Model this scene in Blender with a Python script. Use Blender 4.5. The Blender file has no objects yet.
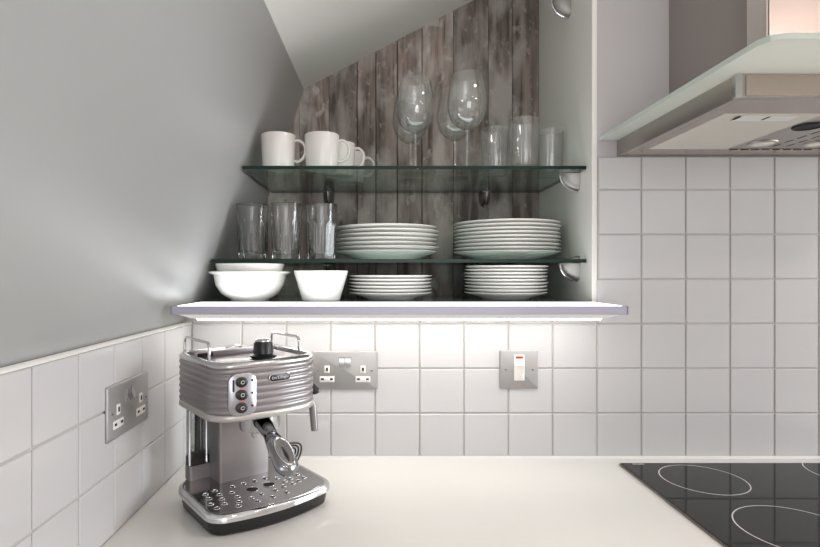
import bpy, bmesh, math, random
from mathutils import Vector, Matrix
random.seed(7)
PI = math.pi
scene = bpy.context.scene
C = scene.collection

# ------------------------------------------------------------------ camera
F = 530.0                       # focal length in pixels of an 820 x 547 frame
CAM = Vector((-0.0764, -1.191, 1.309))
cd = bpy.data.cameras.new('camera'); cam = bpy.data.objects.new('camera', cd); C.objects.link(cam)
cam.location = CAM; cam.rotation_euler = (PI/2, 0, 0)
cd.sensor_width = 36; cd.lens = 36*F/820; cd.clip_start = 0.01
cd.shift_x = 35.0/820; cd.shift_y = 1.5/820
scene.camera = cam

# ------------------------------------------------------------------ light
scene.view_settings.view_transform = 'Standard'; scene.view_settings.look = 'None'
scene.view_settings.gamma = 1.0; scene.view_settings.use_curve_mapping = False
scene.view_settings.exposure = 0.27
w = bpy.data.worlds.new('world'); scene.world = w; w.use_nodes = True
w.node_tree.nodes['Background'].inputs[0].default_value = (0.80, 0.86, 1.0, 1)
w.node_tree.nodes['Background'].inputs[1].default_value = 0.35

def area(name, loc, aim, sx, sy, power, col, spread=PI):
    l = bpy.data.lights.new(name, 'AREA'); l.shape = 'RECTANGLE'; l.size = sx; l.size_y = sy
    l.energy = power; l.color = col; l.spread = spread
    o = bpy.data.objects.new(name, l); C.objects.link(o); o.location = loc
    o.rotation_euler = (Vector(aim)-Vector(loc)).to_track_quat('-Z', 'Y').to_euler()
    return o
# the room's window in the right-hand wall, an added soft fill at the rear wall and a row of ceiling spots
area('window_light_right', (3.35, -0.68, 1.45), (0, -0.55, 1.25), 1.05, 1.2, 50, (0.89, 0.95, 1.0))
area('fill_light_rear', (0.20, -3.12, 1.40), (0.1, 0, 1.3), 1.3, 1.3, 13, (0.93, 0.96, 1.0))
for lx, ly in ((0.95, -0.75), (1.9, -0.75), (0.95, -2.1), (1.9, -2.1)):
    area('ceiling_spot_light', (lx, ly, 2.47), (lx, ly, 0), 0.12, 0.12, 4.2, (1.0, 0.82, 0.76))

# ------------------------------------------------------------------ materials
def lin(c):
    return tuple((v/255/12.92) if v/255 <= 0.04045 else ((v/255+0.055)/1.055)**2.4 for v in c)
MATS = {}
def mat(name, rgb, rough=0.5, metal=0.0, bump=0.0, bscale=60, var=0.0, vscale=8, coat=0.0, aniso=None, ior=1.5, spec=0.5):
    m = bpy.data.materials.new(name); m.use_nodes = True
    nt = m.node_tree; b = nt.nodes['Principled BSDF']
    col = (*lin(rgb), 1)
    b.inputs['Base Color'].default_value = col
    b.inputs['Roughness'].default_value = rough; b.inputs['Metallic'].default_value = metal
    b.inputs['Coat Weight'].default_value = coat; b.inputs['IOR'].default_value = ior
    b.inputs['Specular IOR Level'].default_value = spec
    tc = nt.nodes.new('ShaderNodeTexCoord')
    n = nt.nodes.new('ShaderNodeTexNoise'); n.inputs['Scale'].default_value = vscale; n.inputs['Detail'].default_value = 4
    nt.links.new(tc.outputs['Object'], n.inputs['Vector'])
    mx = nt.nodes.new('ShaderNodeMix'); mx.data_type = 'RGBA'
    v = var
    mx.inputs[6].default_value = tuple(max(0, c*(1-v)) for c in col[:3])+(1,)
    mx.inputs[7].default_value = tuple(min(1, c*(1+v)) for c in col[:3])+(1,)
    nt.links.new(n.outputs['Fac'], mx.inputs[0]); nt.links.new(mx.outputs[2], b.inputs['Base Color'])
    if bump > 0:
        n2 = nt.nodes.new('ShaderNodeTexNoise'); n2.inputs['Scale'].default_value = bscale; n2.inputs['Detail'].default_value = 3
        mp = nt.nodes.new('ShaderNodeMapping')
        if aniso: mp.inputs['Scale'].default_value = aniso
        nt.links.new(tc.outputs['Object'], mp.inputs[0]); nt.links.new(mp.outputs[0], n2.inputs['Vector'])
        bp = nt.nodes.new('ShaderNodeBump'); bp.inputs['Strength'].default_value = bump; bp.inputs['Distance'].default_value = 0.002
        nt.links.new(n2.outputs['Fac'], bp.inputs['Height']); nt.links.new(bp.outputs[0], b.inputs['Normal'])
    MATS[name] = m
    return m
mat('tile', (193, 192, 192), 0.14, bump=0.10, bscale=14, var=0.015, vscale=20)
mat('grout', (188, 184, 178), 0.9, bump=0.3, bscale=300, var=0.08, vscale=30)
mat('paint_white', (198, 194, 195), 0.55, bump=0.06, bscale=120, var=0.01)
mat('paint_room', (238, 236, 233), 0.6)
mat('paint_soffit', (240, 239, 235), 0.6, bump=0.06, bscale=90, var=0.01)
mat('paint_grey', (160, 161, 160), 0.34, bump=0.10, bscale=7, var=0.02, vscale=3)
mat('panel_white', (240, 239, 233), 0.42, bump=0.04, bscale=60, var=0.01)
mat('worktop', (220, 218, 213), 0.13, var=0.012, vscale=160, bump=0.02, bscale=200)
mat('floor_wood', (190, 176, 166), 0.4, var=0.2, vscale=6)
mat('china', (236, 236, 231), 0.16, var=0.01)
mat('china_mug', (226, 222, 218), 0.22, var=0.01)
mat('steel', (178, 172, 166), 0.30, metal=1.0, bump=0.05, bscale=40, aniso=(1, 1, 40), var=0.03)
mat('steel_warm', (186, 174, 166), 0.26, metal=1.0, bump=0.05, bscale=40, aniso=(40, 1, 1), var=0.03)
mat('chrome', (214, 214, 216), 0.07, metal=1.0, var=0.01)
mat('bracket_metal', (160, 158, 154), 0.45, metal=1.0, var=0.02)
mat('chrome_grid', (176, 174, 174), 0.12, metal=1.0)
mat('chrome_dark', (140, 140, 144), 0.10, metal=1.0)
mat('chrome_soft', (190, 190, 190), 0.2, metal=1.0, var=0.02)
mat('socket_steel', (158, 157, 155), 0.45, metal=0.5, bump=0.04, bscale=50, aniso=(1, 30, 1), var=0.02)
mat('white_plastic', (218, 216, 211), 0.3, var=0.01)
mat('black_plastic', (22, 22, 23), 0.32, var=0.05)
mat('plank_backing', (40, 34, 31), 0.9)
mat('dark_hole', (8, 8, 8), 0.7)
mat('red_neon', (190, 46, 34), 0.25, var=0.05)
mat('red_print', (205, 120, 112), 0.5)
mat('taupe', (140, 136, 137), 0.31, metal=0.6, var=0.02)
mat('taupe_panel', (144, 139, 139), 0.28, metal=0.6, var=0.02)
mat('silver_plate', (172, 172, 178), 0.24, metal=0.85)
mat('silver_lip', (190, 187, 183), 0.32, metal=0.6, var=0.02)
mat('lavender_alu', (176, 174, 190), 0.4, metal=0.25, var=0.02)
mat('shelf_top', (120, 124, 122), 0.12, var=0.01)
mat('alu_dull', (150, 150, 156), 0.45, metal=0.5)
mat('hob_glass', (20, 18, 18), 0.05, var=0.03, spec=0.35)
mat('hob_trim', (120, 112, 104), 0.3, metal=0.8)
mat('hob_print', (198, 194, 190), 0.4)
mat('filter_pale', (206, 202, 192), 0.5, metal=0.25, var=0.02)
mat('lamp_lens', (225, 220, 206), 0.2, var=0.02)
mat('cord_black', (34, 34, 36), 0.45)
mat('badge_black', (24, 26, 36), 0.3)

def emit(name, rgb, strength):
    m = bpy.data.materials.new(name); m.use_nodes = True; nt = m.node_tree; nt.nodes.clear()
    e = nt.nodes.new('ShaderNodeEmission'); e.inputs[0].default_value = (*lin(rgb), 1); e.inputs[1].default_value = strength
    o = nt.nodes.new('ShaderNodeOutputMaterial'); nt.links.new(e.outputs[0], o.inputs[0]); MATS[name] = m
emit('led_under', (255, 251, 246), 6.8)
emit('led_soft', (255, 250, 242), 0.55)
emit('led_top', (252, 252, 255), 2.7)

def thin_glass(name, tint, rough=0.02, refl=0.9, milky=0.0, base=0.04):
    m = bpy.data.materials.new(name); m.use_nodes = True; nt = m.node_tree; nt.nodes.clear()
    t = nt.nodes.new('ShaderNodeBsdfTransparent'); t.inputs[0].default_value = (*tint, 1)
    g = nt.nodes.new('ShaderNodeBsdfGlossy'); g.inputs['Roughness'].default_value = rough
    lw = nt.nodes.new('ShaderNodeLayerWeight'); lw.inputs[0].default_value = 0.5
    pw = nt.nodes.new('ShaderNodeMath'); pw.operation = 'POWER'; pw.inputs[1].default_value = 4.5
    f = nt.nodes.new('ShaderNodeMath'); f.operation = 'MULTIPLY_ADD'; f.inputs[1].default_value = refl; f.inputs[2].default_value = base
    nt.links.new(lw.outputs['Facing'], pw.inputs[0]); nt.links.new(pw.outputs[0], f.inputs[0])
    a = nt.nodes.new('ShaderNodeMixShader'); o = nt.nodes.new('ShaderNodeOutputMaterial')
    nt.links.new(f.outputs[0], a.inputs[0])
    src = t
    if milky:
        d = nt.nodes.new('ShaderNodeBsdfDiffuse'); d.inputs[0].default_value = (0.87, 0.90, 0.86, 1)
        tr = nt.nodes.new('ShaderNodeBsdfTranslucent'); tr.inputs[0].default_value = (0.87, 0.90, 0.86, 1)
        dm = nt.nodes.new('ShaderNodeMixShader'); dm.inputs[0].default_value = 0.45
        nt.links.new(d.outputs[0], dm.inputs[1]); nt.links.new(tr.outputs[0], dm.inputs[2])
        k = nt.nodes.new('ShaderNodeMixShader'); k.inputs[0].default_value = milky
        nt.links.new(t.outputs[0], k.inputs[1]); nt.links.new(dm.outputs[0], k.inputs[2]); src = k
    nt.links.new(src.outputs[0], a.inputs[1]); nt.links.new(g.outputs[0], a.inputs[2])
    nt.links.new(a.outputs[0], o.inputs[0]); MATS[name] = m
thin_glass('shelf_glass', (0.80, 0.90, 0.86), 0.015)
thin_glass('clear_glass', (0.985, 0.99, 0.988), 0.01, 0.7, milky=0.05, base=0.10)
m = bpy.data.materials.new('tumbler_glass'); m.use_nodes = True; b = m.node_tree.nodes['Principled BSDF']
b.inputs['Transmission Weight'].default_value = 1; b.inputs['Roughness'].default_value = 0.01; b.inputs['IOR'].default_value = 1.38
b.inputs['Base Color'].default_value = (0.98, 0.99, 0.99, 1); MATS['tumbler_glass'] = m
thin_glass('tank_plastic', (0.72, 0.76, 0.76), 0.05)
thin_glass('canopy_glass', (0.80, 0.88, 0.84), 0.15, 0.5, milky=0.85)
mat('glass_edge', (16, 40, 33), 0.25, spec=0.25)
mat('canopy_edge', (206, 216, 206), 0.2)
def wood_mat():
    m = bpy.data.materials.new('weathered_plank'); m.use_nodes = True; nt = m.node_tree; b = nt.nodes['Principled BSDF']
    N = nt.nodes.new; L = nt.links.new
    tc = N('ShaderNodeTexCoord'); oi = N('ShaderNodeObjectInfo')
    mul = N('ShaderNodeMath'); mul.operation = 'MULTIPLY'; mul.inputs[1].default_value = 37.0; L(oi.outputs['Random'], mul.inputs[0])
    cmb = N('ShaderNodeCombineXYZ'); L(mul.outputs[0], cmb.inputs[0]); L(mul.outputs[0], cmb.inputs[2])
    add = N('ShaderNodeVectorMath'); L(tc.outputs['Object'], add.inputs[0]); L(cmb.outputs[0], add.inputs[1])
    def noise(sc, scale, det, dist=0.0):
        mp = N('ShaderNodeMapping'); mp.inputs['Scale'].default_value = sc; L(add.outputs[0], mp.inputs[0])
        n = N('ShaderNodeTexNoise'); n.inputs['Scale'].default_value = scale; n.inputs['Detail'].default_value = det
        n.inputs['Distortion'].default_value = dist; L(mp.outputs[0], n.inputs['Vector']); return n
    grain = noise((1, 1, 0.09), 55, 6, 0.6)
    patch = noise((1, 1, 0.45), 13, 8, 0.3)
    flake = noise((1, 1, 0.7), 42, 6, 0.2)
    r1 = N('ShaderNodeValToRGB'); L(grain.outputs['Fac'], r1.inputs[0])
    r1.color_ramp.elements[0].position = 0.36; r1.color_ramp.elements[0].color = (*lin((104, 91, 84)), 1)
    r1.color_ramp.elements[1].position = 0.66; r1.color_ramp.elements[1].color = (*lin((182, 166, 156)), 1)
    r2 = N('ShaderNodeValToRGB'); L(patch.outputs['Fac'], r2.inputs[0])
    r2.color_ramp.elements[0].position = 0.44; r2.color_ramp.elements[0].color = (0, 0, 0, 1)
    r2.color_ramp.elements[1].position = 0.64; r2.color_ramp.elements[1].color = (1, 1, 1, 1)
    r3 = N('ShaderNodeValToRGB'); L(flake.outputs['Fac'], r3.inputs[0])
    r3.color_ramp.elements[0].position = 0.58; r3.color_ramp.elements[0].color = (0, 0, 0, 1)
    r3.color_ramp.elements[1].position = 0.66; r3.color_ramp.elements[1].color = (1, 1, 1, 1)
    m1 = N('ShaderNodeMix'); m1.data_type = 'RGBA'; L(r2.outputs[0], m1.inputs[0]); L(r1.outputs[0], m1.inputs[6]); m1.inputs[7].default_value = (*lin((214, 205, 198)), 1)
    k = N('ShaderNodeMath'); k.operation = 'MULTIPLY'; k.inputs[1].default_value = 0.45; L(r3.outputs[0], k.inputs[0])
    m2 = N('ShaderNodeMix'); m2.data_type = 'RGBA'; L(k.outputs[0], m2.inputs[0]); L(m1.outputs[2], m2.inputs[6]); m2.inputs[7].default_value = (*lin((232, 225, 219)), 1)
    # per-plank tone
    tone = N('ShaderNodeMapRange'); tone.inputs[3].default_value = 0.55; tone.inputs[4].default_value = 0.92; L(oi.outputs['Random'], tone.inputs[0])
    vm = N('ShaderNodeVectorMath'); vm.operation = 'SCALE'; L(m2.outputs[2], vm.inputs[0]); L(tone.outputs[0], vm.inputs['Scale'])
    L(vm.outputs[0], b.inputs['Base Color']); b.inputs['Roughness'].default_value = 0.62
    bp = N('ShaderNodeBump'); bp.inputs['Strength'].default_value = 0.35; bp.inputs['Distance'].default_value = 0.002
    L(grain.outputs['Fac'], bp.inputs['Height']); L(bp.outputs[0], b.inputs['Normal'])
    MATS['weathered_plank'] = m
wood_mat()

# ------------------------------------------------------------------ mesh helpers
def smooth(bm, ang=0.6):
    for f in bm.faces: f.smooth = True
    for e in bm.edges:
        if len(e.link_faces) == 2 and e.calc_face_angle(0) > ang: e.smooth = False
def obj(name, bm, material, parent=None, loc=None, rot=None, ang=0.6):
    bmesh.ops.recalc_face_normals(bm, faces=bm.faces[:])
    smooth(bm, ang)
    me = bpy.data.meshes.new(name); bm.to_mesh(me); bm.free()
    for mm in (material if isinstance(material, (list, tuple)) else [material]): me.materials.append(MATS[mm])
    o = bpy.data.objects.new(name, me); C.objects.link(o)
    if parent: o.parent = parent
    if loc is not None: o.location = loc
    if rot is not None: o.rotation_euler = rot
    return o
def inst(o, parent, loc, rot=(0, 0, 0)):
    c = o.copy(); C.objects.link(c); c.parent = parent; c.location = loc; c.rotation_euler = rot; return c
def tag(o, label, cat, group=None):
    o['label'] = label; o['category'] = cat
    if group: o['group'] = group
    return o
def thing(name, label, cat, loc=(0, 0, 0), rotz=0, group=None):
    o = bpy.data.objects.new(name, None); C.objects.link(o); o.location = loc; o.rotation_euler = (0, 0, rotz)
    o.empty_display_size = 0.05
    return tag(o, label, cat, group)
def struct(name, bm, m, parent=None, **k):
    o = obj(name, bm, m, parent, **k)
    if not parent: o['kind'] = 'structure'
    return o
def box(bm, x0, x1, y0, y1, z0, z1, bev=0.0, seg=1):
    v = [bm.verts.new((x, y, z)) for z in (z0, z1) for y in (y0, y1) for x in (x0, x1)]
    fs = [bm.faces.new([v[i] for i in q]) for q in ((0, 2, 3, 1), (4, 5, 7, 6), (0, 1, 5, 4), (2, 6, 7, 3), (0, 4, 6, 2), (1, 3, 7, 5))]
    if bev:
        es = {e for f in fs for e in f.edges}
        bmesh.ops.bevel(bm, geom=list(es), offset=bev, segments=seg, profile=0.5, affect='EDGES')
    return fs
def nb(): return bmesh.new()
def boxbm(*a, **k):
    bm = nb(); box(bm, *a, **k); return bm
def loft(bm, rings, closed=True, cap0=True, cap1=True):
    vs = [[bm.verts.new(p) for p in r] for r in rings]
    n = len(rings[0])
    for a, b in zip(vs, vs[1:]):
        for i in range(n if closed else n-1):
            j = (i+1) % n
            bm.faces.new((a[i], a[j], b[j], b[i]))
    if cap0: bm.faces.new(vs[0][::-1])
    if cap1: bm.faces.new(vs[-1])
    return vs
def lathe(bm, prof, n=40, cx=0, cy=0, cap0=False, cap1=False):
    rings = []
    for r, z in prof:
        r = max(r, 1e-5)
        rings.append([(cx+r*math.cos(2*PI*i/n), cy+r*math.sin(2*PI*i/n), z) for i in range(n)])
    loft(bm, rings, True, cap0, cap1)
    bmesh.ops.remove_doubles(bm, verts=bm.verts[:], dist=2e-5)
def lathebm(prof, n=40, **k):
    bm = nb(); lathe(bm, prof, n, **k); return bm
def tube(bm, pts, r, n=10, closed=False, radii=None, flat=None):
    pts = [Vector(p) for p in pts]; rings = []
    up = Vector((0, 0, 1)); prev = None
    for i, p in enumerate(pts):
        if closed: t = pts[(i+1) % len(pts)]-pts[i-1]
        else: t = pts[min(i+1, len(pts)-1)]-pts[max(i-1, 0)]
        t.normalize()
        if prev is None:
            a = t.cross(up)
            if a.length < 1e-3: a = t.cross(Vector((1, 0, 0)))
        else: a = prev - t*prev.dot(t)
        a.normalize(); prev = a.copy(); b = t.cross(a)
        rr = radii[i] if radii else (r, r)
        if not isinstance(rr, tuple): rr = (rr, rr)
        rings.append([tuple(p+a*math.cos(2*PI*k/n)*rr[0]+b*math.sin(2*PI*k/n)*rr[1]) for k in range(n)])
    if closed: rings.append(rings[0])
    loft(bm, rings, True, not closed, not closed)
    if closed: bmesh.ops.remove_doubles(bm, verts=bm.verts[:], dist=1e-6)
def tubebm(*a, **k):
    bm = nb(); tube(bm, *a, **k); return bm
def prism(bm, poly, z0, z1, bev=0.0):
    """poly: list of (x, y)"""
    vs = loft(bm, [[(x, y, z0) for x, y in poly], [(x, y, z1) for x, y in poly]])
    if bev:
        es = [e for e in bm.edges if abs(e.verts[0].co.z-e.verts[1].co.z) < 1e-6]
        bmesh.ops.bevel(bm, geom=es, offset=bev, segments=2, profile=0.5, affect='EDGES')
def prismbm(*a, **k):
    bm = nb(); prism(bm, *a, **k); return bm
def rrect(x0, x1, y0, y1, r, n=5):
    out = []
    for cx, cy, a in ((x1-r, y1-r, 0), (x0+r, y1-r, PI/2), (x0+r, y0+r, PI), (x1-r, y0+r, 1.5*PI)):
        for i in range(n+1):
            t = a+PI/2*i/n; out.append((cx+r*math.cos(t), cy+r*math.sin(t)))
    return out
def bez(pts, n=24):
    """Catmull-Rom through pts"""
    pts = [Vector(p) for p in pts]; P = [pts[0]*2-pts[1]]+pts+[pts[-1]*2-pts[-2]]; out = []
    per = max(2, n//(len(pts)-1))
    for i in range(1, len(P)-2):
        for k in range(per):
            t = k/per; a, b, c, d = P[i-1], P[i], P[i+1], P[i+2]
            out.append(0.5*((2*b)+(c-a)*t+(2*a-5*b+4*c-d)*t*t+(3*b-a-3*c+d)*t**3))
    out.append(pts[-1]); return out
def text_bm(body, size, depth):
    cu = bpy.data.curves.new('txt', 'FONT'); cu.body = body; cu.size = size; cu.extrude = depth
    cu.align_x = 'CENTER'; cu.align_y = 'CENTER'; cu.resolution_u = 3
    o = bpy.data.objects.new('txt', cu); C.objects.link(o)
    dg = bpy.context.evaluated_depsgraph_get(); me = bpy.data.meshes.new_from_object(o.evaluated_get(dg))
    bm = nb(); bm.from_mesh(me); bpy.data.objects.remove(o); bpy.data.meshes.remove(me); bpy.data.curves.remove(cu)
    return bm

# ------------------------------------------------------------------ the setting
WT = 0.900                 # worktop height
XL = -0.4940               # tiled left wall
NB = 0.390                 # back of the niche
PX0, PX1 = 0.411, 0.4225   # niche side panel
TOPZ = 2.50
struct('floor', boxbm(-0.9, 3.4, -3.2, 0.0, -0.06, 0.0), 'floor_wood')
bm = nb(); box(bm, XL-0.3, PX1, 0.0, NB+0.1, 0.0, 1.222); box(bm, PX1, 3.4, 0.0, 0.12, 0.0, TOPZ)
wall_back = struct('wall_back', bm, 'paint_white')
# recessed grout bed behind the tiles
bm = nb(); box(bm, XL, PX1+0.002, -0.004, 0.001, WT-0.02, 1.222); box(bm, PX1, 1.41, -0.004, 0.001, WT-0.02, 1.5745)
struct('grout_bed', bm, 'grout', wall_back)
wall_left = struct('wall_left', boxbm(XL-0.3, XL, -3.2, 0.0, 0.0, 1.19), 'paint_white')
struct('grout_bed', boxbm(XL-0.001, XL+0.004, -1.66, 0.0, WT-0.02, 1.201), 'grout', wall_left)

TP = 0.1; TG = 0.0024
tmesh = {}
def tile(parent, wdt, hgt, loc, rz):
    key = (round(wdt, 4), round(hgt, 4))
    if key not in tmesh:
        o = obj('tile', boxbm(-wdt/2, wdt/2, -0.0035, 0.0035, -hgt/2, hgt/2, bev=0.0016, seg=1), 'tile', parent, ang=0.3); tmesh[key] = o
    else:
        o = tmesh[key].copy(); C.objects.link(o); o.parent = parent
    o.location = loc
    o.rotation_euler = (random.uniform(-.0015, .0015), 0, rz+random.uniform(-.0015, .0015))
CP = 0.0992; CX0 = 0.4197      # tile pitch and joint line on the back wall
cols = [CX0+CP*k for k in range(-10, 11)]
for a, b in zip(cols, cols[1:]):
    if a < XL: continue
    a2 = XL+0.0085 if a < XL+0.05 else a
    for r in range(7):
        z0 = WT+TP*r; z1 = min(z0+TP, 1.574)
        if b < CX0+0.001:
            if r > 3: continue
            z1 = min(z1, 1.221)
        elif a < CX0-0.001: continue
        if a < CX0+0.001 and r > 3: a2 = PX1+0.0005
        if b-a2 < 0.01: continue
        tile(wall_back, b-a2-TG, z1-z0-TG, ((a2+b)/2, -0.0035, (z0+z1)/2), 0)
yl = [-0.004, -0.055]+[-0.055-TP*k for k in range(1, 17)]
for a, b in zip(yl, yl[1:]):
    for r in range(3):
        tile(wall_left, a-b-TG*(1 if a-b > .05 else .5), TP-TG, (XL+0.0035, (a+b)/2, WT+TP*(r+.5)), PI/2)
# rounded trim along the top of the left tiles
bm = nb()
pr = [(XL-0.004, 1.2), (XL+0.0075, 1.2), (XL+0.0085, 1.2015), (XL+0.006, 1.2035), (XL-0.004, 1.2045)]
loft(bm, [[(x, -0.002, z) for x, z in pr], [(x, -3.2, z) for x, z in pr]])
struct('trim_1', bm, 'panel_white')

# grey plastered slope over the tiles: a straight lean in the room, flaring outwards inside the niche
K = 0.327
def slope_x(z, y): return -0.5025+K*(z-1.205)
bm = nb()
zs = [1.20+0.06*i for i in range(23)]
ys = [-3.2, -1.2, -0.6, -0.3, 0.0, 0.13, 0.26, NB+0.03]
sx = slope_x
grid = [[bm.verts.new((sx(z, y), y, z)) for y in ys] for z in zs]
back = [[bm.verts.new((sx(z, y)-0.25, y, z)) for y in ys] for z in zs]
for g, s in ((grid, 1), (back, -1)):
    for i in range(len(zs)-1):
        for j in range(len(ys)-1):
            q = (g[i][j], g[i][j+1], g[i+1][j+1], g[i+1][j])
            bm.faces.new(q if s > 0 else q[::-1])
for i in range(len(zs)-1):
    for j in (0, len(ys)-1): bm.faces.new((grid[i][j], grid[i+1][j], back[i+1][j], back[i][j]))
for j in range(len(ys)-1):
    for i in (0, len(zs)-1): bm.faces.new((grid[i][j], grid[i][j+1], back[i][j+1], back[i][j]))
struct('wall_left_slope', bm, 'paint_grey')

# white sloping soffit above the niche
def soffit_z(x, y): return 1.861+0.5255*(x+0.288)+0.024*(y-0.39)
bm = nb()
xs = (-0.75, 0.90); yy = (-0.62, NB+0.06)
lo = [(x, y, soffit_z(x, y)) for x, y in ((xs[0], yy[0]), (xs[1], yy[0]), (xs[1], yy[1]), (xs[0], yy[1]))]
hi = [(x, y, z+0.05) for x, y, z in lo]
loft(bm, [lo, hi])
# the soffit stops at the wall line right of the niche
bmesh.ops.bisect_plane(bm, geom=bm.verts[:]+bm.edges[:]+bm.faces[:], plane_co=(PX0+0.004, 0, 0), plane_no=(1, 0, 0), clear_outer=True)
bmesh.ops.holes_fill(bm, edges=[e for e in bm.edges if e.is_boundary])
struct('ceiling_slope', bm, 'paint_soffit')
struct('ceiling', boxbm(-0.9, 3.4, -3.2, NB+0.1, TOPZ, TOPZ+0.06), 'paint_room')
bm = nb(); box(bm, -0.6, 3.4, -3.3, -3.2, 0, TOPZ)
struct('wall_rear', bm, 'paint_room')
struct('wall_right', boxbm(3.4, 3.5, -3.2, 0.12, 0, TOPZ), 'paint_room')
struct('wall_niche_right', boxbm(PX0, PX1, -0.001, NB+0.04, 1.222, TOPZ, bev=0.0012), 'panel_white')

# weathered planks at the back of the niche
wn = struct('wall_niche_back', boxbm(-0.75, PX1, NB+0.006, NB+0.06, 1.222, TOPZ), 'plank_backing')
pe = [-0.60, -0.491, -0.3956, -0.300, -0.2136, -0.130, -0.0734, -0.0108, 0.0638, 0.1563, 0.2607, 0.3323, PX0]
for i, (a, b) in enumerate(zip(pe, pe[1:])):
    g = 0.0004 if i not in (5, 7) else 0.0016
    zt = min(TOPZ, soffit_z(b, NB)+0.02)-1.222
    dy = random.uniform(-0.0015, 0.0015)
    o = obj('plank', boxbm(g, b-a-g, -0.006+dy, 0.008, 0, zt, bev=0.0012), 'weathered_plank', wn, loc=(a, NB, 1.2225))

# ------------------------------------------------------------------ worktop and hob
wt = tag(obj('worktop', boxbm(XL+0.004, 3.39, -0.66, -0.0045, WT-0.03, WT, bev=0.0015), 'worktop'),
         'long cream-white polished worktop under the tiled walls', 'worktop')
bm = nb(); pr = [(-0.0045, WT), (-0.0105, WT), (-0.0085, WT+0.003), (-0.0078, WT+0.004), (-0.0045, WT+0.005)]
loft(bm, [[(XL+0.004, y, z) for y, z in pr], [(3.39, y, z) for y, z in pr]])
obj('sealant_bead', bm, 'worktop', wt)

hob = thing('ceramic_hob', 'black glass ceramic hob with white cooking rings set in the worktop', 'hob', (0.448, -0.0495, WT))
HW, HD = 0.60, 0.51
obj('frame', prismbm(rrect(0, HW, -HD, 0, 0.004, 2), 0.0002, 0.004), 'hob_trim', hob)
obj('glass_top', prismbm(rrect(0.0022, HW-0.0022, -HD+0.0022, -0.0022, 0.004, 2), 0.0005, 0.0052, bev=0.0006), 'hob_glass', hob, ang=0.15)
def ring(cx, cy, r, wd=0.0011):
    bm = nb(); n = 72; z = 0.0054
    vs = [[bm.verts.new((cx+q*math.cos(2*PI*i/n), cy+q*math.sin(2*PI*i/n), z)) for i in range(n)] for q in (r-wd, r+wd)]
    for i in range(n):
        j = (i+1) % n; bm.faces.new((vs[0][i], vs[0][j], vs[1][j], vs[1][i]))
    return obj('cooking_ring', bm, 'hob_print', hob)
for cx, cy, r in ((0.573, -0.142, 0.0772), (0.597, -0.353, 0.090), (0.9075, -0.111, 0.088), (0.885, -0.349, 0.0725)):
    ring(cx-0.448, cy+0.0495, r)
bm = nb()
for k in range(6):
    x = 0.026+0.0042*k; box(bm, x, x+0.0032, -0.0115, -0.0115+(0.004 if k in (0, 4) else 0.003), 0.0052, 0.0055)
obj('maker_mark', bm, 'hob_print', hob)
bm = nb()
for k in range(7): obj('touch_control', lathebm([(0.004, 0.0052), (0.004, 0.0055)], 12, cx=0.18+0.04*k, cy=-0.478, cap1=True), 'hob_print', hob)

# ------------------------------------------------------------------ extractor hood
hood = thing('extractor_hood', 'stainless chimney extractor hood with frosted glass canopy above the hob', 'extractor hood', (0.767, 0, 1.575))
HX = 0.30; HY = -0.398; HT = 0.035
# hollow steel body: four sides + roof
bm = nb(); t = 0.012
box(bm, -HX, -HX+t, HY, -0.001, 0, HT); box(bm, HX-t, HX, HY, -0.001, 0, HT); box(bm, -HX+t, HX-t, HY, HY+t, 0, HT); box(bm, -HX+t, HX-t, -0.03, -0.001, 0, HT)
box(bm, -HX+t, HX-t, HY+t, -0.03, HT-0.004, HT)
obj('body', bm, 'steel', hood)
bm = nb(); box(bm, -HX+0.011, HX-0.011, HY-0.0015, HY, 0.002, HT-0.003, bev=0.0005)
obj('front_panel', bm, 'steel_warm', hood)
for s in (-1, 1):
    obj('corner_post', boxbm(s*HX-0.006, s*HX+0.006, HY-0.003, HY+0.006, -0.001, HT-0.001, bev=0.001), 'chrome_soft', hood)
# underside trays
bm = nb()
box(bm, -HX+t, -0.265, HY+t, -0.03, 0.001, 0.004); box(bm, 0.265, HX-t, HY+t, -0.03, 0.001, 0.004)
box(bm, -0.265, 0.265, HY+t, -0.315, 0.001, 0.004); box(bm, -0.265, 0.265, -0.070, -0.03, 0.001, 0.004)
obj('lower_frame', bm, 'steel_warm', hood)
for s in (-1, 1):
    a, b = sorted((s*0.264, s*0.099))
    fl = obj('grease_filter', boxbm(a, b, -0.314, -0.071, 0.0, 0.006, bev=0.001), 'filter_pale', hood)
    a, b = sorted((s*0.233, s*0.135))
    lt = obj('filter_latch', boxbm(a, b, -0.308, -0.280, -0.0015, 0.0, bev=0.0004), 'white_plastic', fl)
    for q in (a, (a+b)/2):
        obj('slot', boxbm(q-0.002, q+0.002, -0.306, -0.288, -0.002, -0.001), 'dark_hole', fl)
cp = obj('centre_panel', boxbm(-0.0985, 0.0985, -0.314, -0.071, 0.002, 0.006), 'steel', hood)
for s in (-1, 1):
    lp = obj('lamp_bezel', lathebm([(0.0, -0.0005), (0.022, -0.0005), (0.026, 0.0), (0.0275, 0.002), (0.0275, 0.004)], 28), 'steel', hood, loc=(s*0.057, -0.114, 0))
    obj('lens', lathebm([(0.0, -0.0028), (0.012, -0.0024), (0.021, -0.0007)], 28), 'lamp_lens', lp)
    obj('lamp_socket', lathebm([(0.0, 0.0015), (0.021, 0.0012), (0.0235, -0.0006), (0.0245, 0.002)], 28), 'dark_hole', hood, loc=(s*0.064, -0.237, 0))
    bm = nb()
    for k in range(7): box(bm, s*0.014-0.0012, s*0.014+0.0012, -0.300+0.032*k, -0.279+0.032*k, 0.0015, 0.0025)
    obj('vent_slots', bm, 'dark_hole', hood)
bm = nb()
for k in range(8): box(bm, -0.088+0.0225*k, -0.072+0.0225*k, -0.0645, -0.0622, 0.0, 0.0012)
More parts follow.
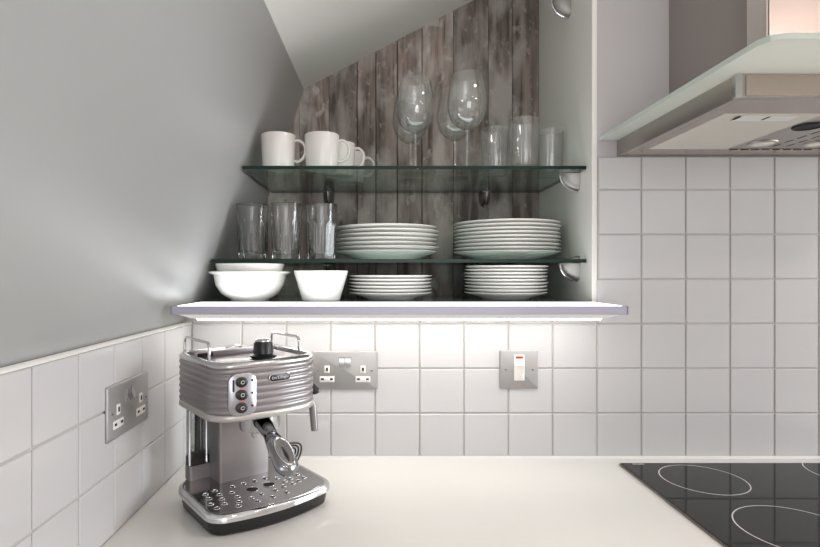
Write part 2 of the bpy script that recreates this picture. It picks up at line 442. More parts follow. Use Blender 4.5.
obj('vent_slots', bm, 'dark_hole', hood)
# glass canopy with cut corners
GX = 0.339; c = 0.022
poly = [(-GX, -0.002), (-GX, -0.513+c), (-GX+c*.3, -0.513+c*.3), (-GX+c, -0.513), (GX-c, -0.513), (GX-c*.3, -0.513+c*.3), (GX, -0.513+c), (GX, -0.002)]
bm = nb(); prism(bm, poly, HT+0.001, HT+0.009)
for f in bm.faces: f.material_index = 0 if abs(f.normal.z) > 0.5 else 1
bm.normal_update()
for f in bm.faces: f.material_index = 0 if abs(f.normal.z) > 0.5 else 1
obj('glass_canopy', bm, ['canopy_glass', 'canopy_edge'], hood)
CW = 0.183; c = 0.02; z0 = HT+0.0095
poly = [(-CW, -0.001), (-CW, -0.250), (-CW+c, -0.250-c), (CW-c, -0.250-c), (CW, -0.250), (CW, -0.001)]
obj('chimney', prismbm(poly, z0, TOPZ-1.576), 'steel', hood, ang=0.3)
obj('chimney_front', boxbm(-CW+c+0.003, CW-c-0.003, -0.252-c, -0.2495-c, z0+0.001, TOPZ-1.577, bev=0.0006), 'steel_warm', hood)

# ------------------------------------------------------------------ lit shelf and glass shelves
LZ = 1.249
ls = thing('light_shelf', 'long white illuminated shelf with lavender-grey aluminium edge over the tiles', 'shelf', (0, 0, 1.222))
z = LZ-1.222
# plan outline (front overhang, then inside the niche)
fl, fr, fy = -0.470, 0.4140, -0.156
def led_outline(i, front=0.0):
    return [(fl+i, fy+i+front), (fr-i, fy+i+front), (fr-i, -0.008), (PX0-0.001-i*.2, -0.008), (PX0-0.001-i*.2, NB-0.012), (-0.484+i*.2, NB-0.012), (-0.484+i, 0.0), (fl+i, -0.03)]
bm = nb(); loft(bm, [[(x, y, z-0.015) for x, y in led_outline(0.001)], [(x, y, z-0.0015) for x, y in led_outline(0.001)]])
obj('shelf_board', bm, 'white_plastic', ls)
bm = nb(); q = led_outline(0.006)
loft(bm, [[(x, y, z-0.0015) for x, y in q], [(x, y, z-0.0004) for x, y in q]])
obj('top_glass', bm, 'shelf_top', ls)
bm = nb(); box(bm, fl+0.006, fr-0.006, fy+0.004, -0.012, z-0.001, z, bev=0.0003)
obj('top_diffuser', bm, 'led_top', ls)
bm = nb(); box(bm, fl, fr, fy-0.004, fy+0.001, z-0.017, z-0.001, bev=0.0008)
obj('front_edge', bm, 'lavender_alu', ls)
obj('end_cap', boxbm(fr, fr+0.004, fy-0.0045, fy+0.012, z-0.017, z-0.001, bev=0.0008), 'alu_dull', ls)
obj('end_cap', boxbm(fl-0.004, fl, fy-0.0045, fy+0.012, z-0.017, z-0.001, bev=0.0008), 'alu_dull', ls)
# lower tray: chamfers down and back to the lit diffuser
def tray(i, y1): return [(fl+0.002+i, fy+0.002+i), (fr-0.002-i, fy+0.002+i), (fr-0.002-i, y1), (fl+0.002+i, y1)]
bm = nb(); loft(bm, [[(x, y, z-0.027) for x, y in tray(0.024, -0.012)], [(x, y, z-0.0155) for x, y in tray(0.0, -0.008)]])
obj('lower_tray', bm, 'led_soft', ls)
bm = nb(); loft(bm, [[(x, y, z-0.0315) for x, y in tray(0.034, -0.062)], [(x, y, z-0.0265) for x, y in tray(0.030, -0.058)]])
obj('lower_diffuser', bm, 'led_under', ls)

S1, S2 = 1.556, 1.3415     # glass mid-heights
GT = 0.004
def glass_shelf(zc, label):
    y0, y1 = 0.027, NB-0.014
    poly = [(slope_x(zc, y0)+0.006, y0), (PX0-0.002, y0), (PX0-0.002, y1), (slope_x(zc, y1)+0.006, y1)]
    bm = nb(); prism(bm, poly, zc-GT, zc+GT); bm.normal_update()
    for f in bm.faces: f.material_index = 0 if abs(f.normal.z) > 0.5 else 1
    return tag(obj('glass_shelf', bm, ['shelf_glass', 'glass_edge']), label, 'shelf', 'glass shelves in the niche')
glass_shelf(S1, 'upper clear glass shelf with dark green edge carrying mugs and wine glasses')
glass_shelf(S2, 'lower clear glass shelf with dark green edge carrying tall tumblers and dinner plates')

def bracket(loc, rz, label):
    """clamp bracket: local -y points away from the wall; origin on the wall at the underside of the glass"""
    t = thing('shelf_bracket', label, 'bracket', loc, rz, 'metal shelf brackets in the niche')
    bm = nb(); rings = []
    n = 12; m = 8
    # quarter-ellipsoid lower jaw
    for i in range(n+1):
        a = PI/2*i/n; zz = -0.040*math.sin(a); rr = max(math.cos(a), 0.04)
        rings.append([(0.0165*rr**0.42*math.cos(PI+PI*k/m), 0.042*rr*math.sin(PI+PI*k/m), zz-0.001) for k in range(m+1)])
    loft(bm, rings, True)
    obj('lower_jaw', bm, 'bracket_metal', t)
    pts = [(0, -0.0435*math.cos(PI/2*i/12), -0.0015-0.0415*math.sin(PI/2*i/12)) for i in range(13)]
    obj('arc_rim', tubebm(pts, 0.0022, 8), 'chrome', t)
    obj('clamp_plate', boxbm(-0.0125, 0.0125, -0.043, 0, -0.0022, -0.0002, bev=0.0006), 'alu_dull', t)
    bm = nb(); rings = []
    for i in range(7):
        a = PI/2*i/6; rr = max(math.cos(a), 0.05)
        rings.append([(0.011*rr*math.cos(PI+PI*k/m), 0.020*rr*math.sin(PI+PI*k/m), 0.0085+0.008*math.sin(a)) for k in range(m+1)])
    loft(bm, rings, True)
    obj('upper_jaw', bm, 'bracket_metal', t)
    obj('wall_plate', boxbm(-0.0125, 0.0125, -0.002, 0, -0.041, 0.017, bev=0.0006), 'bracket_metal', t)
    return t
yb = NB-0.008
bracket((PX0, 0.0815, S1-GT), -PI/2, 'metal bracket on the white side panel under the upper glass shelf')
bracket((PX0, 0.0815, S2-GT), -PI/2, 'metal bracket on the white side panel under the lower glass shelf')
bracket((PX0, 0.140, 1.998), -PI/2, 'empty metal bracket high on the white side panel at the top edge')
bracket((0.247, yb, S1-GT), 0, 'metal bracket on the planks under the upper glass shelf, below the wine glasses')
bracket((-0.213, yb, S1-GT), 0, 'metal bracket on the planks under the upper glass shelf, below the mugs')
bracket((-0.213, yb, S2-GT), 0, 'metal bracket on the planks under the lower glass shelf, behind the conical bowl')

# ------------------------------------------------------------------ crockery
ORD = ['', 'lowest', 'second', 'third', 'fourth', 'fifth', 'sixth', 'seventh', 'eighth', 'ninth']
def plate_mesh(r, h):
    prof = [(0.0, 0.003), (r*0.50, 0.003), (r*0.52, 0.0), (r*0.56, 0.0), (r*0.60, 0.0045), (r*0.80, h*0.55), (r*0.985, h-0.0024), (r, h-0.0011), (r*0.996, h),
            (r*0.97, h), (r*0.80, h*0.55+0.0035), (r*0.62, 0.0085), (r*0.50, 0.0065), (0.0, 0.0065)]
    return lathebm(prof, 64)
def stack(name, label, x, y, z, r, h, n, dz, group, jit):
    proto = None
    for k in range(n):
        pos = 'topmost' if k == n-1 else (ORD[k+1]+(' plate from the bottom' if k else ''))
        if k == n-1: lab = f'topmost {label}'
        elif k == 0: lab = f'lowest {label}'
        else: lab = f'{ORD[k+1]} from bottom, {label}'
        if proto is None: o = proto = obj(name, plate_mesh(r, h), 'china', ang=0.9)
        else:
            o = proto.copy(); C.objects.link(o)
        o.location = (x+random.uniform(-jit, jit), y+random.uniform(-jit, jit)*.5, z+dz*k)
        o.rotation_euler = (0, 0, random.uniform(0, 6.28))
        tag(o, lab, 'plate', group)
G2 = S2+GT
stack('dinner_plate', 'white dinner plate in the left stack on the lower glass shelf', -0.044, 0.184, G2, 0.131, 0.0235, 7, 0.0103, 'dinner plates in the left stack', 0.0035)
stack('dinner_plate', 'white dinner plate in the right, taller stack on the glass shelf', 0.263, 0.182, G2, 0.1345, 0.0225, 9, 0.0092, 'dinner plates in the right stack', 0.0012)
stack('side_plate', 'white side plate in the left stack on the lit shelf', -0.038, 0.118, LZ, 0.1025, 0.0185, 6, 0.0082, 'side plates in the left stack', 0.001)
stack('side_plate', 'white side plate in the right, taller stack on the lit shelf', 0.2474, 0.124, LZ, 0.1005, 0.0185, 9, 0.0080, 'side plates in the right stack', 0.0015)

# bowls
bx, by = -0.371, 0.060
prof = [(0.0, 0.004), (0.036, 0.004), (0.038, 0.0), (0.043, 0.0), (0.046, 0.004), (0.066, 0.016), (0.079, 0.036), (0.0835, 0.060), (0.0935, 0.0645), (0.0940, 0.0675), (0.0915, 0.069), (0.080, 0.0665), (0.0765, 0.040), (0.062, 0.020), (0.040, 0.008), (0.0, 0.008)]
tag(obj('serving_bowl', lathebm(prof, 56), 'china', loc=(bx, by, LZ), ang=0.9), 'round white bowl with a flared rim, lower of the two nested', 'bowl', 'nested bowls')
prof = [(0.0, 0.003), (0.030, 0.0), (0.042, 0.003), (0.060, 0.016), (0.072, 0.040), (0.079, 0.0655), (0.0795, 0.0675), (0.0775, 0.0675), (0.069, 0.040), (0.056, 0.019), (0.038, 0.007), (0.0, 0.006)]
tag(obj('serving_bowl', lathebm(prof, 56), 'china', loc=(bx, by, LZ+0.0185), ang=0.9), 'plain white bowl nested inside the flared-rim bowl', 'bowl', 'nested bowls')
prof = [(0.0, 0.003), (0.036, 0.003), (0.0385, 0.0), (0.042, 0.0), (0.0445, 0.003), (0.0630, 0.0675), (0.0630, 0.0700), (0.0605, 0.0700), (0.0600, 0.0675), (0.042, 0.008), (0.0, 0.007)]
tag(obj('conical_bowl', lathebm(prof, 56), 'china', loc=(-0.2024, 0.048, LZ), ang=0.9), 'small white bowl with straight sloping sides beside the nested bowls', 'bowl')

# mugs
def mug(x, y, rz, label, k=1.0):
    t = thing('mug', label, 'mug', (x, y, S1+GT), rz, 'white mugs on the upper shelf')
    H = 0.0825*k
    prof = [(0.0, 0.003), (0.032, 0.003), (0.034, 0.0), (0.0365, 0.001), (0.038, 0.006), (0.0415, H-0.0015), (0.0410, H), (0.0385, H-0.0012), (0.0352, 0.008), (0.0, 0.006)]
    obj('body', lathebm([(r*k, z) for r, z in prof], 44), 'china_mug', t, ang=0.9)
    pts = bez([(0.037*k, 0, H*0.83), (0.052*k, 0, H*0.84), (0.0635*k, 0, H*0.70), (0.0655*k, 0, H*0.52), (0.060*k, 0, H*0.34), (0.048*k, 0, H*0.24), (0.0365*k, 0, H*0.27)], 30)
    obj('handle', tubebm(pts, 0.004, 10, radii=[(0.0052, 0.0036)]*len(pts)), 'china_mug', t)
mug(-0.3076, 0.079, -0.08, 'white mug standing alone at the left end of the upper glass shelf')
mug(-0.2034, 0.077, -0.05, 'white mug at the front, second from the left on the upper shelf')
mug(-0.168, 0.163, -0.25, 'white mug directly behind the second mug from the left')
mug(-0.145, 0.266, -0.1, 'white mug farthest back, only its handle showing behind the others')

# wine glasses
def wine(x, y, label):
    t = thing('wine_glass', label, 'wine glass', (x, y, S1+GT), 0, 'wine glasses on the upper shelf')
    out = [(0.0, 0.100), (0.010, 0.1015), (0.026, 0.110), (0.040, 0.127), (0.0470, 0.150), (0.0478, 0.172), (0.0445, 0.205), (0.0375, 0.241)]
    inn = [(r-0.0011, z+0.0005) for r, z in out[::-1]]; inn[-1] = (0.0, 0.1025)
    obj('bowl', lathebm([(r, z if z < .12 else .12+(z-.12)*.93) for r, z in out+[(0.0370, 0.2418)]+inn], 44), 'clear_glass', t, ang=1.2)
    obj('stem', lathebm([(0.006, 0.1005), (0.0042, 0.092), (0.0036, 0.060), (0.0040, 0.020), (0.0075, 0.006), (0.010, 0.0042)], 16), 'clear_glass', t)
    obj('foot', lathebm([(0.0, 0.0045), (0.010, 0.0042), (0.030, 0.0018), (0.036, 0.0010), (0.0362, 0.0), (0.0, 0.0)], 40), 'clear_glass', t)
wine(0.0244, 0.129, 'front left wine glass on the upper shelf, next to the mugs')
wine(0.0187, 0.231, 'rear left wine glass, mostly hidden behind the front left one')
wine(0.1467, 0.094, 'front right wine glass on the upper shelf, nearest the ribbed tumblers')
wine(0.1327, 0.196, 'rear right wine glass, half hidden behind the front right one')

# tumblers
def ribbed(x, y, label):
    R, r, H, n = 0.0355, 0.030, 0.118, 96
    bm = nb()
    def ringf(rad, z, amp):
        return [((rad+amp*math.cos(24*2*PI*i/n))*math.cos(2*PI*i/n), (rad+amp*math.cos(24*2*PI*i/n))*math.sin(2*PI*i/n), z) for i in range(n)]
    rings = [ringf(r-0.003, 0, 0), ringf(r, 0.002, 0.0003), ringf(r+(R-r)*0.1, 0.012, 0.0008), ringf(r+(R-r)*0.78, 0.092, 0.0008), ringf(r+(R-r)*0.85, 0.100, 0.0), ringf(R, H, 0), ringf(R-0.0016, H, 0), ringf(r-0.0005, 0.012, 0)]
    loft(bm, rings)
    tag(obj('ribbed_tumbler', bm, 'clear_glass', loc=(x, y, S1+GT), ang=1.2), label, 'tumbler', 'ribbed tumblers on the upper shelf')
ribbed(0.2784, 0.071, 'front ribbed clear tumbler at the right end of the upper shelf')
ribbed(0.227, 0.150, 'ribbed clear tumbler set back beside the front right wine glass')
ribbed(0.3715, 0.169, 'ribbed clear tumbler against the white side panel on the upper shelf')
def tumbler(x, y, rz, label):
    n = 108; bm = nb(); H = 0.136; S = 9
    def fac(rad, z, f):   # blend circle -> S-sided with soft flutes
        out = []
        for i in range(n):
            a = 2*PI*i/n; seg = 2*PI/S; u = (a % seg)-seg/2
            rr = rad*((1-f)+f*(math.cos(seg/2)/math.cos(u)+0.012*0))
            out.append((rr*math.cos(a), rr*math.sin(a), z))
        return out
    rings = [fac(0.0315, 0.0, 0.6), fac(0.0340, 0.0015, 1), fac(0.0345, 0.006, 1), fac(0.0362, 0.050, 1), fac(0.0378, 0.082, 1), fac(0.0384, 0.090, 0.7), fac(0.0378, 0.095, 0.0), fac(0.0385, 0.110, 0), fac(0.0402, 0.1345, 0), fac(0.0398, H, 0), fac(0.0386, 0.1352, 0),
             fac(0.0362, 0.100, 0), fac(0.0345, 0.080, 0.15), fac(0.0318, 0.020, 0.15), fac(0.029, 0.0135, 0.0), fac(0.0005, 0.0125, 0)]
    rings = [[(x*.96, y*.96, z*.96) for x, y, z in r] for r in rings]
    loft(bm, rings)
    tag(obj('glass_tumbler', bm, 'tumbler_glass', loc=(x, y, S2+GT), rot=(0, 0, rz), ang=0.35), label, 'tumbler', 'tall faceted tumblers')
tumbler(-0.3688, 0.071, 0.1, 'tall faceted clear tumbler nearest the grey sloping wall')
tumbler(-0.2868, 0.063, 0.35, 'tall faceted clear tumbler in the middle of the row of three')
tumbler(-0.2038, 0.072, 0.22, 'tall faceted clear tumbler next to the left dinner plate stack')

# ------------------------------------------------------------------ sockets and switch (local: x right, -y out of the wall, z up)
def plate_xz(x0, x1, z0, z1, r, t, y=0.0):
    bm = nb(); p = rrect(x0, x1, z0, z1, r, 4); q = rrect(x0+t*.5, x1-t*.5, z0+t*.5, z1-t*.5, r, 4)
    loft(bm, [[(a, y, b) for a, b in p], [(a, y-t*0.6, b) for a, b in p], [(a, y-t, b) for a, b in q]]); return bm
def socket(loc, rz, label):
    t = thing('double_socket', label, 'socket', loc, rz, 'brushed steel double sockets')
    obj('face_plate', plate_xz(-0.073, 0.073, -0.043, 0.043, 0.004, 0.0045), 'socket_steel', t)
    for s in (-1, 1):
        g = obj('earth_inlet', plate_xz(s*0.040-0.0058, s*0.040+0.0058, -0.006, 0.0105, 0.001, 0.0012, -0.0043), 'white_plastic', t)
        obj('hole', boxbm(s*0.040-0.0022, s*0.040+0.0022, -0.0060, -0.0052, -0.0015, 0.006), 'dark_hole', g)
        p = obj('pin_inlet', plate_xz(s*0.040-0.0165, s*0.040+0.0165, -0.0265, -0.0135, 0.001, 0.0012, -0.0043), 'white_plastic', t)
        for q in (-1, 1):
            obj('hole', boxbm(s*0.040+q*0.0100-0.0032, s*0.040+q*0.0100+0.0032, -0.0060, -0.0052, -0.0215, -0.0175), 'dark_hole', p)
        bm = nb(); x0, x1 = sorted((s*0.0009, s*0.0125))
        pr = [(-0.0043, 0.009), (-0.0043, 0.030), (-0.0068, 0.030), (-0.0062, 0.020), (-0.0105, 0.0095)]
        loft(bm, [[(x0, a, b) for a, b in pr], [(x1, a, b) for a, b in pr]])
        obj('rocker_switch', bm, 'chrome_soft', t)
        obj('screw', lathebm([(0.0, 0.0012), (0.002, 0.001), (0.0026, 0)], 14), 'alu_dull', t, loc=(s*0.060, -0.0043, -0.001), rot=(PI/2, 0, 0))
        obj('screw_slot', boxbm(s*0.060-0.002, s*0.060+0.002, -0.0062, -0.0052, -0.0015, -0.0005), 'dark_hole', t)
    return t
socket((-0.1432, -0.0072, 1.097), 0, 'steel double socket on the back wall behind the coffee machine')
socket((XL+0.0072, -0.313, 1.0945), PI/2, 'steel double socket on the left tiled wall')
t = thing('cooker_switch', 'single steel switch plate with white rocker and red neon on the tiles', 'switch', (0.2445, -0.0072, 1.0985))
obj('face_plate', plate_xz(-0.0430, 0.0430, -0.043, 0.043, 0.003, 0.0045), 'socket_steel', t)
ins = obj('switch_insert', plate_xz(-0.0115, 0.0115, -0.0245, 0.0330, 0.0012, 0.0022, -0.0043), 'white_plastic', t)
obj('neon', boxbm(-0.0080, 0.0080, -0.0078, -0.0063, 0.0250, 0.0300, bev=0.0004), 'red_neon', ins)
bm = nb(); pr = [(-0.0063, -0.0085), (-0.0063, 0.012), (-0.0115, 0.010), (-0.0085, 0.002), (-0.0070, -0.0085)]
loft(bm, [[(-0.0095, a, b) for a, b in pr], [(0.0095, a, b) for a, b in pr]])
obj('rocker', bm, 'white_plastic', ins)
bm = nb()
for k in range(3): box(bm, -0.0042+0.003*k, -0.0022+0.003*k, -0.0047, -0.0044, -0.0355+0.0004*k, -0.0325)
obj('red_mark', bm, 'red_print', t)
for s in (-1, 1):
    obj('screw', lathebm([(0.0, 0.0012), (0.002, 0.001), (0.0026, 0)], 14), 'alu_dull', t, loc=(s*0.030, -0.0043, 0), rot=(PI/2, 0, 0))
    obj('screw_slot', boxbm(s*0.030-0.002, s*0.030+0.002, -0.0062, -0.0052, -0.0004, 0.0006), 'dark_hole', t)

# ------------------------------------------------------------------ espresso machine
em = thing('espresso_machine', 'grey ribbed espresso machine with chrome drip tray in the worktop corner', 'coffee machine', (-0.308, -0.227, WT+0.0008), math.radians(39))
em.scale = (1, 1, 0.972)
def outline(x0, x1, y0, y1, rf, rb, bulge, n=8, m=16):
    """rounded footprint, front (-y) bowed outwards; counter-clockwise from the right back"""
    xc = (x0+x1)/2; hw = (x1-x0)/2; out = []
    def arc(cx, cy, r, a):
        for i in range(n+1):
            t = a+PI/2*i/n; out.append([cx+r*math.cos(t), cy+r*math.sin(t)])
    arc(x1-rb, y1-rb, rb, 0); arc(x0+rb, y1-rb, rb, PI/2); arc(x0+rf, y0+rf, rf, PI)
    for i in range(1, m): out.append([x0+rf+(x1-x0-2*rf)*i/m, y0])
    arc(x1-rf, y0+rf, rf, 1.5*PI)
    ym = (y0+y1)/2
    for p in out:
        if p[1] < ym:
            p[1] -= bulge*(1-((p[0]-xc)/hw)**2)*((ym-p[1])/(ym-y0))
    return [tuple(p) for p in out]
# base
def base_o(i): return outline(-0.112+i, 0.118-i, -0.106+i, 0.088-i, 0.024-i*.6, 0.06-i*.6, 0.020)
bm = nb(); loft(bm, [[(x, y, 0.0) for x, y in base_o(0.010)], [(x, y, 0.003) for x, y in base_o(0.007)], [(x, y, 0.023) for x, y in base_o(0.0035)]])
obj('base', bm, 'black_plastic', em, ang=0.5)
bm = nb(); rings = [(0.023, 0.0025), (0.0245, 0.0), (0.0305, 0.0), (0.0345, 0.0012), (0.0368, 0.004), (0.0372, 0.0062), (0.0355, 0.0085)]
loft(bm, [[(x, y, z) for x, y in base_o(i)] for z, i in rings])
obj('tray_rim', bm, 'chrome', em, ang=0.9)
bm = nb(); loft(bm, [[(x, y, 0.034) for x, y in base_o(0.0088)], [(x, y, 0.0364) for x, y in base_o(0.0088)]])
grid_o = obj('drip_grid', bm, 'chrome_grid', em)
small = [(-0.046, -0.035), (-0.034, -0.012), (-0.014, -0.012), (0.008, -0.012), (-0.046, -0.058), (-0.052, -0.077), (-0.030, -0.077), (-0.010, -0.073), (0.017, -0.073), (0.037, -0.066), (0.050, -0.048), (0.056, -0.066), (0.064, -0.044),
         (0.070, -0.062), (0.046, -0.026), (0.064, -0.022), (0.078, -0.014), (0.084, -0.034), (0.086, -0.054), (-0.066, -0.030), (-0.070, -0.050), (-0.074, -0.070), (-0.060, -0.092), (-0.086, -0.036), (-0.092, -0.058), (-0.084, -0.014), (-0.066, -0.010), (0.028, -0.012), (-0.090, -0.078), (0.0, -0.095), (0.028, -0.093), (-0.028, -0.095)]
b1, b2 = nb(), nb()
for x, y in small:
    lathe(b1, [(0.0036, 0.0350), (0.0042, 0.0375), (0.0047, 0.0374), (0.0056, 0.0364)], 14, cx=x, cy=y)
    lathe(b2, [(0.0, 0.0367), (0.0040, 0.0367)], 14, cx=x, cy=y)
o = obj('hole_rims', b1, 'chrome', grid_o); o['kind'] = 'stuff'
o = obj('drain_holes', b2, 'dark_hole', grid_o); o['kind'] = 'stuff'
for x, y in ((-0.013, -0.045), (0.020, -0.043)):
    h = obj('cup_drain', lathebm([(0.0100, 0.0362), (0.0102, 0.0372), (0.0112, 0.0371), (0.0120, 0.0363)], 24, cx=x, cy=y), 'chrome', grid_o)
    obj('drain_hole', lathebm([(0.0, 0.0368), (0.0103, 0.0368)], 24, cx=x, cy=y), 'dark_hole', h)
# column and rear tank
bm = nb(); prism(bm, rrect(-0.047, 0.051, 0.014, 0.088, 0.004, 3), 0.0362, 0.186); obj('column', bm, 'taupe_panel', em)
bm = nb(); prism(bm, rrect(-0.085, 0.050, 0.060, 0.086, 0.006, 4), 0.036, 0.062); obj('rear_plinth', bm, 'taupe', em)
bm = nb(); prism(bm, rrect(-0.084, 0.049, 0.062, 0.085, 0.005, 4), 0.062, 0.078); obj('tank_foot', bm, 'black_plastic', em)
tk = obj('water_tank', prismbm(rrect(-0.083, -0.049, 0.062, 0.085, 0.005, 4), 0.078, 0.184), 'tank_plastic', em)
obj('tank_back', prismbm(rrect(-0.082, 0.048, 0.080, 0.0845, 0.002, 2), 0.078, 0.184), 'chrome', em)
obj('intake_tube', tubebm([(-0.064, 0.073, 0.080), (-0.064, 0.073, 0.183)], 0.004, 10), 'black_plastic', em)
obj('tank_edge', tubebm([(-0.052, 0.063, 0.064), (-0.052, 0.063, 0.183)], 0.0025, 8), 'chrome', em)
obj('tank_edge', tubebm([(-0.0825, 0.064, 0.064), (-0.0825, 0.064, 0.183)], 0.0025, 8), 'chrome', em)
# ribbed housing
def house_o(i): return outline(-0.100+i, 0.099-i, -0.088+i, 0.093-i, 0.034-i*.5, 0.028-i*.5, 0.015)
bm = nb(); rings = []
Z0, Z1, NR = 0.188, 0.266, 7
rings.append((Z0, 0.004))
for k in range(NR*8+1):
    u = k/(NR*8); rings.append((Z0+(Z1-Z0)*u, 0.0019*(abs(math.cos(PI*u*NR))**5)))
loft(bm, [[(x, y, z) for x, y in house_o(i)] for z, i in rings])
obj('ribbed_housing', bm, 'taupe', em, ang=1.2)
bm = nb(); rings = [(0.188, 0.010), (0.1785, 0.010), (0.1765, 0.006), (0.177, 0.002), (0.1795, -0.0004), (0.186, -0.0004), (0.1885, 0.001), (0.1895, 0.005)]
loft(bm, [[(x, y, z) for x, y in house_o(i)] for z, i in rings])
obj('lower_lip', bm, 'silver_lip', em, ang=0.9)
bm = nb(); rings = [(0.2655, 0.006), (0.266, 0.000), (0.268, -0.0008), (0.2725, 0.0002), (0.2755, 0.0035), (0.276, 0.0065), (0.2745, 0.0095), (0.262, 0.0115)]
loft(bm, [[(x, y, z) for x, y in house_o(i)] for z, i in rings], cap1=False)
obj('top_rim', bm, 'chrome_soft', em, ang=0.9)
bm = nb(); loft(bm, [[(x, y, 0.2605) for x, y in house_o(0.0112)], [(x, y, 0.2632) for x, y in house_o(0.0112)]])
obj('cup_tray', bm, 'silver_lip', em)
bm = nb(); prism(bm, rrect(-0.080, 0.070, 0.050, 0.080, 0.006, 4), 0.2632, 0.2765, bev=0.0015)
lid = obj('tank_lid', bm, 'taupe', em)
obj('lid_grip', tubebm(bez([(-0.018, 0.064, 0.2760), (-0.012, 0.064, 0.2795), (0.0, 0.064, 0.281), (0.012, 0.064, 0.2795), (0.018, 0.064, 0.2760)], 16), 0.002, 8), 'chrome', lid)
obj('lid_slot', boxbm(-0.074, -0.045, 0.0490, 0.0502, 0.2655, 0.2735), 'dark_hole', lid)
# rails
def rail(x, y0, y1):
    r = 0.011; zt = 0.3035; zb = 0.2735
    pts = [(x, y0, zb), (x, y0, zt-r)]+[(x, y0+r-r*math.cos(PI/2*i/5), zt-r+r*math.sin(PI/2*i/5)) for i in range(1, 6)]
    pts += [(x, y1-r+r*math.sin(PI/2*i/5), zt-r+r*math.cos(PI/2*i/5)) for i in range(0, 6)]+[(x, y1, zb)]
    return obj('cup_rail', tubebm(pts, 0.0027, 10), 'chrome', em)
rail(-0.0860, -0.036, 0.080); rail(0.0760, -0.054, 0.052)
# steam knob on the top
kb = obj('steam_knob', lathebm([(0.0, 0.262), (0.020, 0.262), (0.0205, 0.268), (0.0235, 0.2695), (0.0238, 0.2725), (0.0190, 0.2745), (0.0172, 0.276), (0.0155, 0.296), (0.0140, 0.2985), (0.0, 0.299)], 36, cx=0.016, cy=-0.030), 'black_plastic', em, ang=0.6)
obj('knob_cap', lathebm([(0.0143, 0.2975), (0.0138, 0.3005), (0.0115, 0.302), (0.0, 0.3024)], 32, cx=0.016, cy=-0.030), 'chrome_soft', kb)
bm = nb()
for k in range(14):
    a = 2*PI*k/14; tube(bm, [(0.016+0.0170*math.cos(a), -0.030+0.0170*math.sin(a), 0.2765), (0.016+0.0156*math.cos(a), -0.030+0.0156*math.sin(a), 0.2955)], 0.0011, 6)
obj('knob_grips', bm, 'black_plastic', kb)
# control plate with three buttons
def front_y(x): return -0.088-0.015*(1-((x+0.0025)/0.0975)**2)
def front_piece(name, cx, cz, wd, hg, r, d0, d1, m, parent, bev=0.0012, n=6):
    """rounded plate following the bowed front between depths d0 and d1 in front of it"""
    p = rrect(-wd/2, wd/2, -hg/2, hg/2, r, n); q = rrect(-wd/2+bev, wd/2-bev, -hg/2+bev, hg/2-bev, max(r-bev, 0.0002), n)
    bm = nb()
    loft(bm, [[(cx+x, front_y(cx+x)-d0, cz+z) for x, z in p], [(cx+x, front_y(cx+x)-d1+bev*.6, cz+z) for x, z in p], [(cx+x, front_y(cx+x)-d1, cz+z) for x, z in q]])
    return obj(name, bm, m, parent, ang=0.7)
pl = front_piece('control_plate', -0.0560, 0.2225, 0.0450, 0.0700, 0.0150, -0.004, 0.0024, 'silver_plate', em)
for zc in (0.2435, 0.2225, 0.2010):
    b_ = front_piece('button', -0.0590, zc, 0.0185, 0.0165, 0.0080, 0.002, 0.0062, 'black_plastic', pl, bev=0.0018)
    sg = nb(); tube(sg, [(-0.0580+0.0030*math.cos(2*PI*i/16), front_y(-0.058)-0.0063, zc+0.0026*math.sin(2*PI*i/16)) for i in range(16)], 0.0005, 6, closed=True)
    obj('button_symbol', sg, 'white_plastic', b_)
    front_piece('indicator', -0.0410, zc+0.0015, 0.0030, 0.0034, 0.0012, 0.002, 0.0029, 'dark_hole', pl, bev=0.0003, n=3)
for zc in (0.2330, 0.2118):
    front_piece('red_lamp', -0.0575, zc, 0.0060, 0.0030, 0.0010, 0.002, 0.0029, 'red_print', pl, bev=0.0003, n=3)
front_piece('ready_arc', -0.0710, 0.2380, 0.0030, 0.0200, 0.0014, 0.002, 0.0028, 'black_plastic', pl, bev=0.0003, n=3)
# badge
bd = front_piece('badge', 0.0085, 0.2440, 0.0400, 0.0135, 0.0060, -0.004, 0.0022, 'chrome', em, bev=0.0006)
front_piece('badge_face', 0.0085, 0.2440, 0.0380, 0.0115, 0.0052, 0.001, 0.0030, 'badge_black', bd, bev=0.0003)
bm = text_bm("De'Longhi", 0.0062, 0.0003)
ws = [v.co.x for v in bm.verts]; k = 0.0310/(max(ws)-min(ws))
for v in bm.verts:
    x, y, zz = v.co; x *= k
    v.co = (0.0085+x, front_y(0.0085+x)-0.0033-zz, 0.2440+y)
obj('lettering', bm, 'white_plastic', bd)
# group head, portafilter, spouts
gh = obj('group_head', lathebm([(0.0, 0.142), (0.028, 0.142), (0.0345, 0.1445), (0.036, 0.150), (0.036, 0.180)], 36, cx=0.003, cy=-0.042), 'chrome_soft', em)
obj('spout', lathebm([(0.0, 0.131), (0.0050, 0.1315), (0.0060, 0.134), (0.0060, 0.1425)], 16, cx=-0.010, cy=-0.050), 'chrome_soft', gh)
pf = obj('portafilter_neck', tubebm([(-0.008, -0.060, 0.168), (-0.009, -0.078, 0.163), (-0.0085, -0.096, 0.152), (-0.008, -0.104, 0.147)], 0.01, 18, radii=[0.0135, 0.0140, 0.0125, 0.0115]), 'chrome_dark', em)
obj('neck_collar', tubebm([(-0.008, -0.068, 0.167), (-0.009, -0.076, 0.1645)], 0.0155, 18), 'black_plastic', pf)
P = bez([(-0.009, -0.098, 0.151), (-0.007, -0.114, 0.139), (-0.004, -0.130, 0.124), (-0.003, -0.146, 0.108), (-0.003, -0.158, 0.094)], 24)
def hr(u):   # half-width along the paddle handle
    return [(0.0110+0.0105*math.sin(min(1, u*1.5)*PI/2))*(1 if u < .75 else math.sqrt(max(0.03, 1-((u-.75)/.26)**2)))][0]
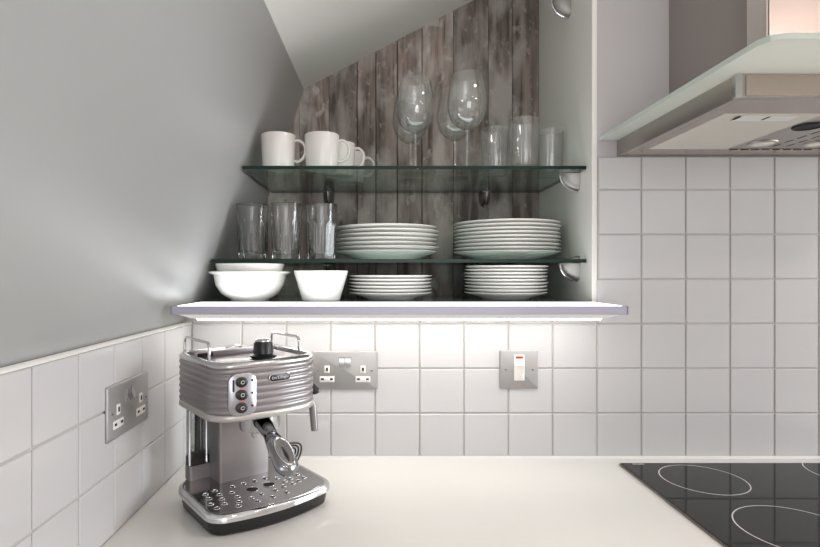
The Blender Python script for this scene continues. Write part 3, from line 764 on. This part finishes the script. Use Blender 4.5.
rad = [(hr(i/(len(P)-1)), hr(i/(len(P)-1))*0.55) for i in range(len(P))]
hd = obj('portafilter_handle', tubebm(P, 0.01, 24, radii=rad), 'chrome_dark', em, ang=0.9)
# flat dished face on the upper side of the handle
bm = nb(); i0, i1 = 6, len(P)-4; rings = []
tdir = (P[-1]-P[0]).normalized(); side = Vector((1, 0, 0)); side = (side-tdir*side.dot(tdir)).normalized(); nrm = side.cross(tdir).normalized()
if nrm.z < 0: nrm = -nrm
mid = P[(i0+i1)//2]; hl = (P[i1]-P[i0]).length/2; nn = 28
def ell(a, b, h): return [tuple(mid+tdir*(a*math.cos(2*PI*k/nn))+side*(b*math.sin(2*PI*k/nn))+nrm*h) for k in range(nn)]
loft(bm, [ell(hl, 0.0145, 0.0085), ell(hl, 0.0145, 0.0120), ell(hl*.93, 0.0132, 0.0124), ell(hl*.87, 0.0122, 0.0112)])
obj('handle_inlay', bm, 'chrome_soft', hd)
# steam wand, side lever and cord
obj('steam_wand', tubebm([(0.090, -0.054, 0.188), (0.099, -0.058, 0.180), (0.1015, -0.059, 0.172), (0.1045, -0.061, 0.124)], 0.007, 14, radii=[0.006, 0.0066, 0.0072, 0.0066]), 'taupe', em)
lv = obj('side_lever', tubebm(bez([(0.088, -0.048, 0.206), (0.098, -0.054, 0.210), (0.106, -0.058, 0.203), (0.110, -0.060, 0.193)], 12), 0.004, 10, radii=[(0.0045, 0.006)]*9+[(0.006, 0.0075)]*3+[(0.004, 0.005)]), 'black_plastic', em)
bm = nb()
for k in range(3):
    a0 = k*0.5; pts = []
    for i in range(36):
        a = 2*PI*i/36
        pts.append((0.130+0.0300*math.cos(a)*(1-0.24*k)+0.003*k, 0.078+0.004*math.sin(a)+0.005*k, 0.032+0.0245*math.sin(a+0.5*math.cos(a))*(1-0.28*k)))
    tube(bm, pts, 0.0019, 8, closed=True)
tube(bm, bez([(0.078, 0.088, 0.045), (0.092, 0.090, 0.030), (0.104, 0.084, 0.012), (0.116, 0.074, 0.0075)], 16), 0.0032, 8)
obj('power_cord', bm, 'cord_black', em)
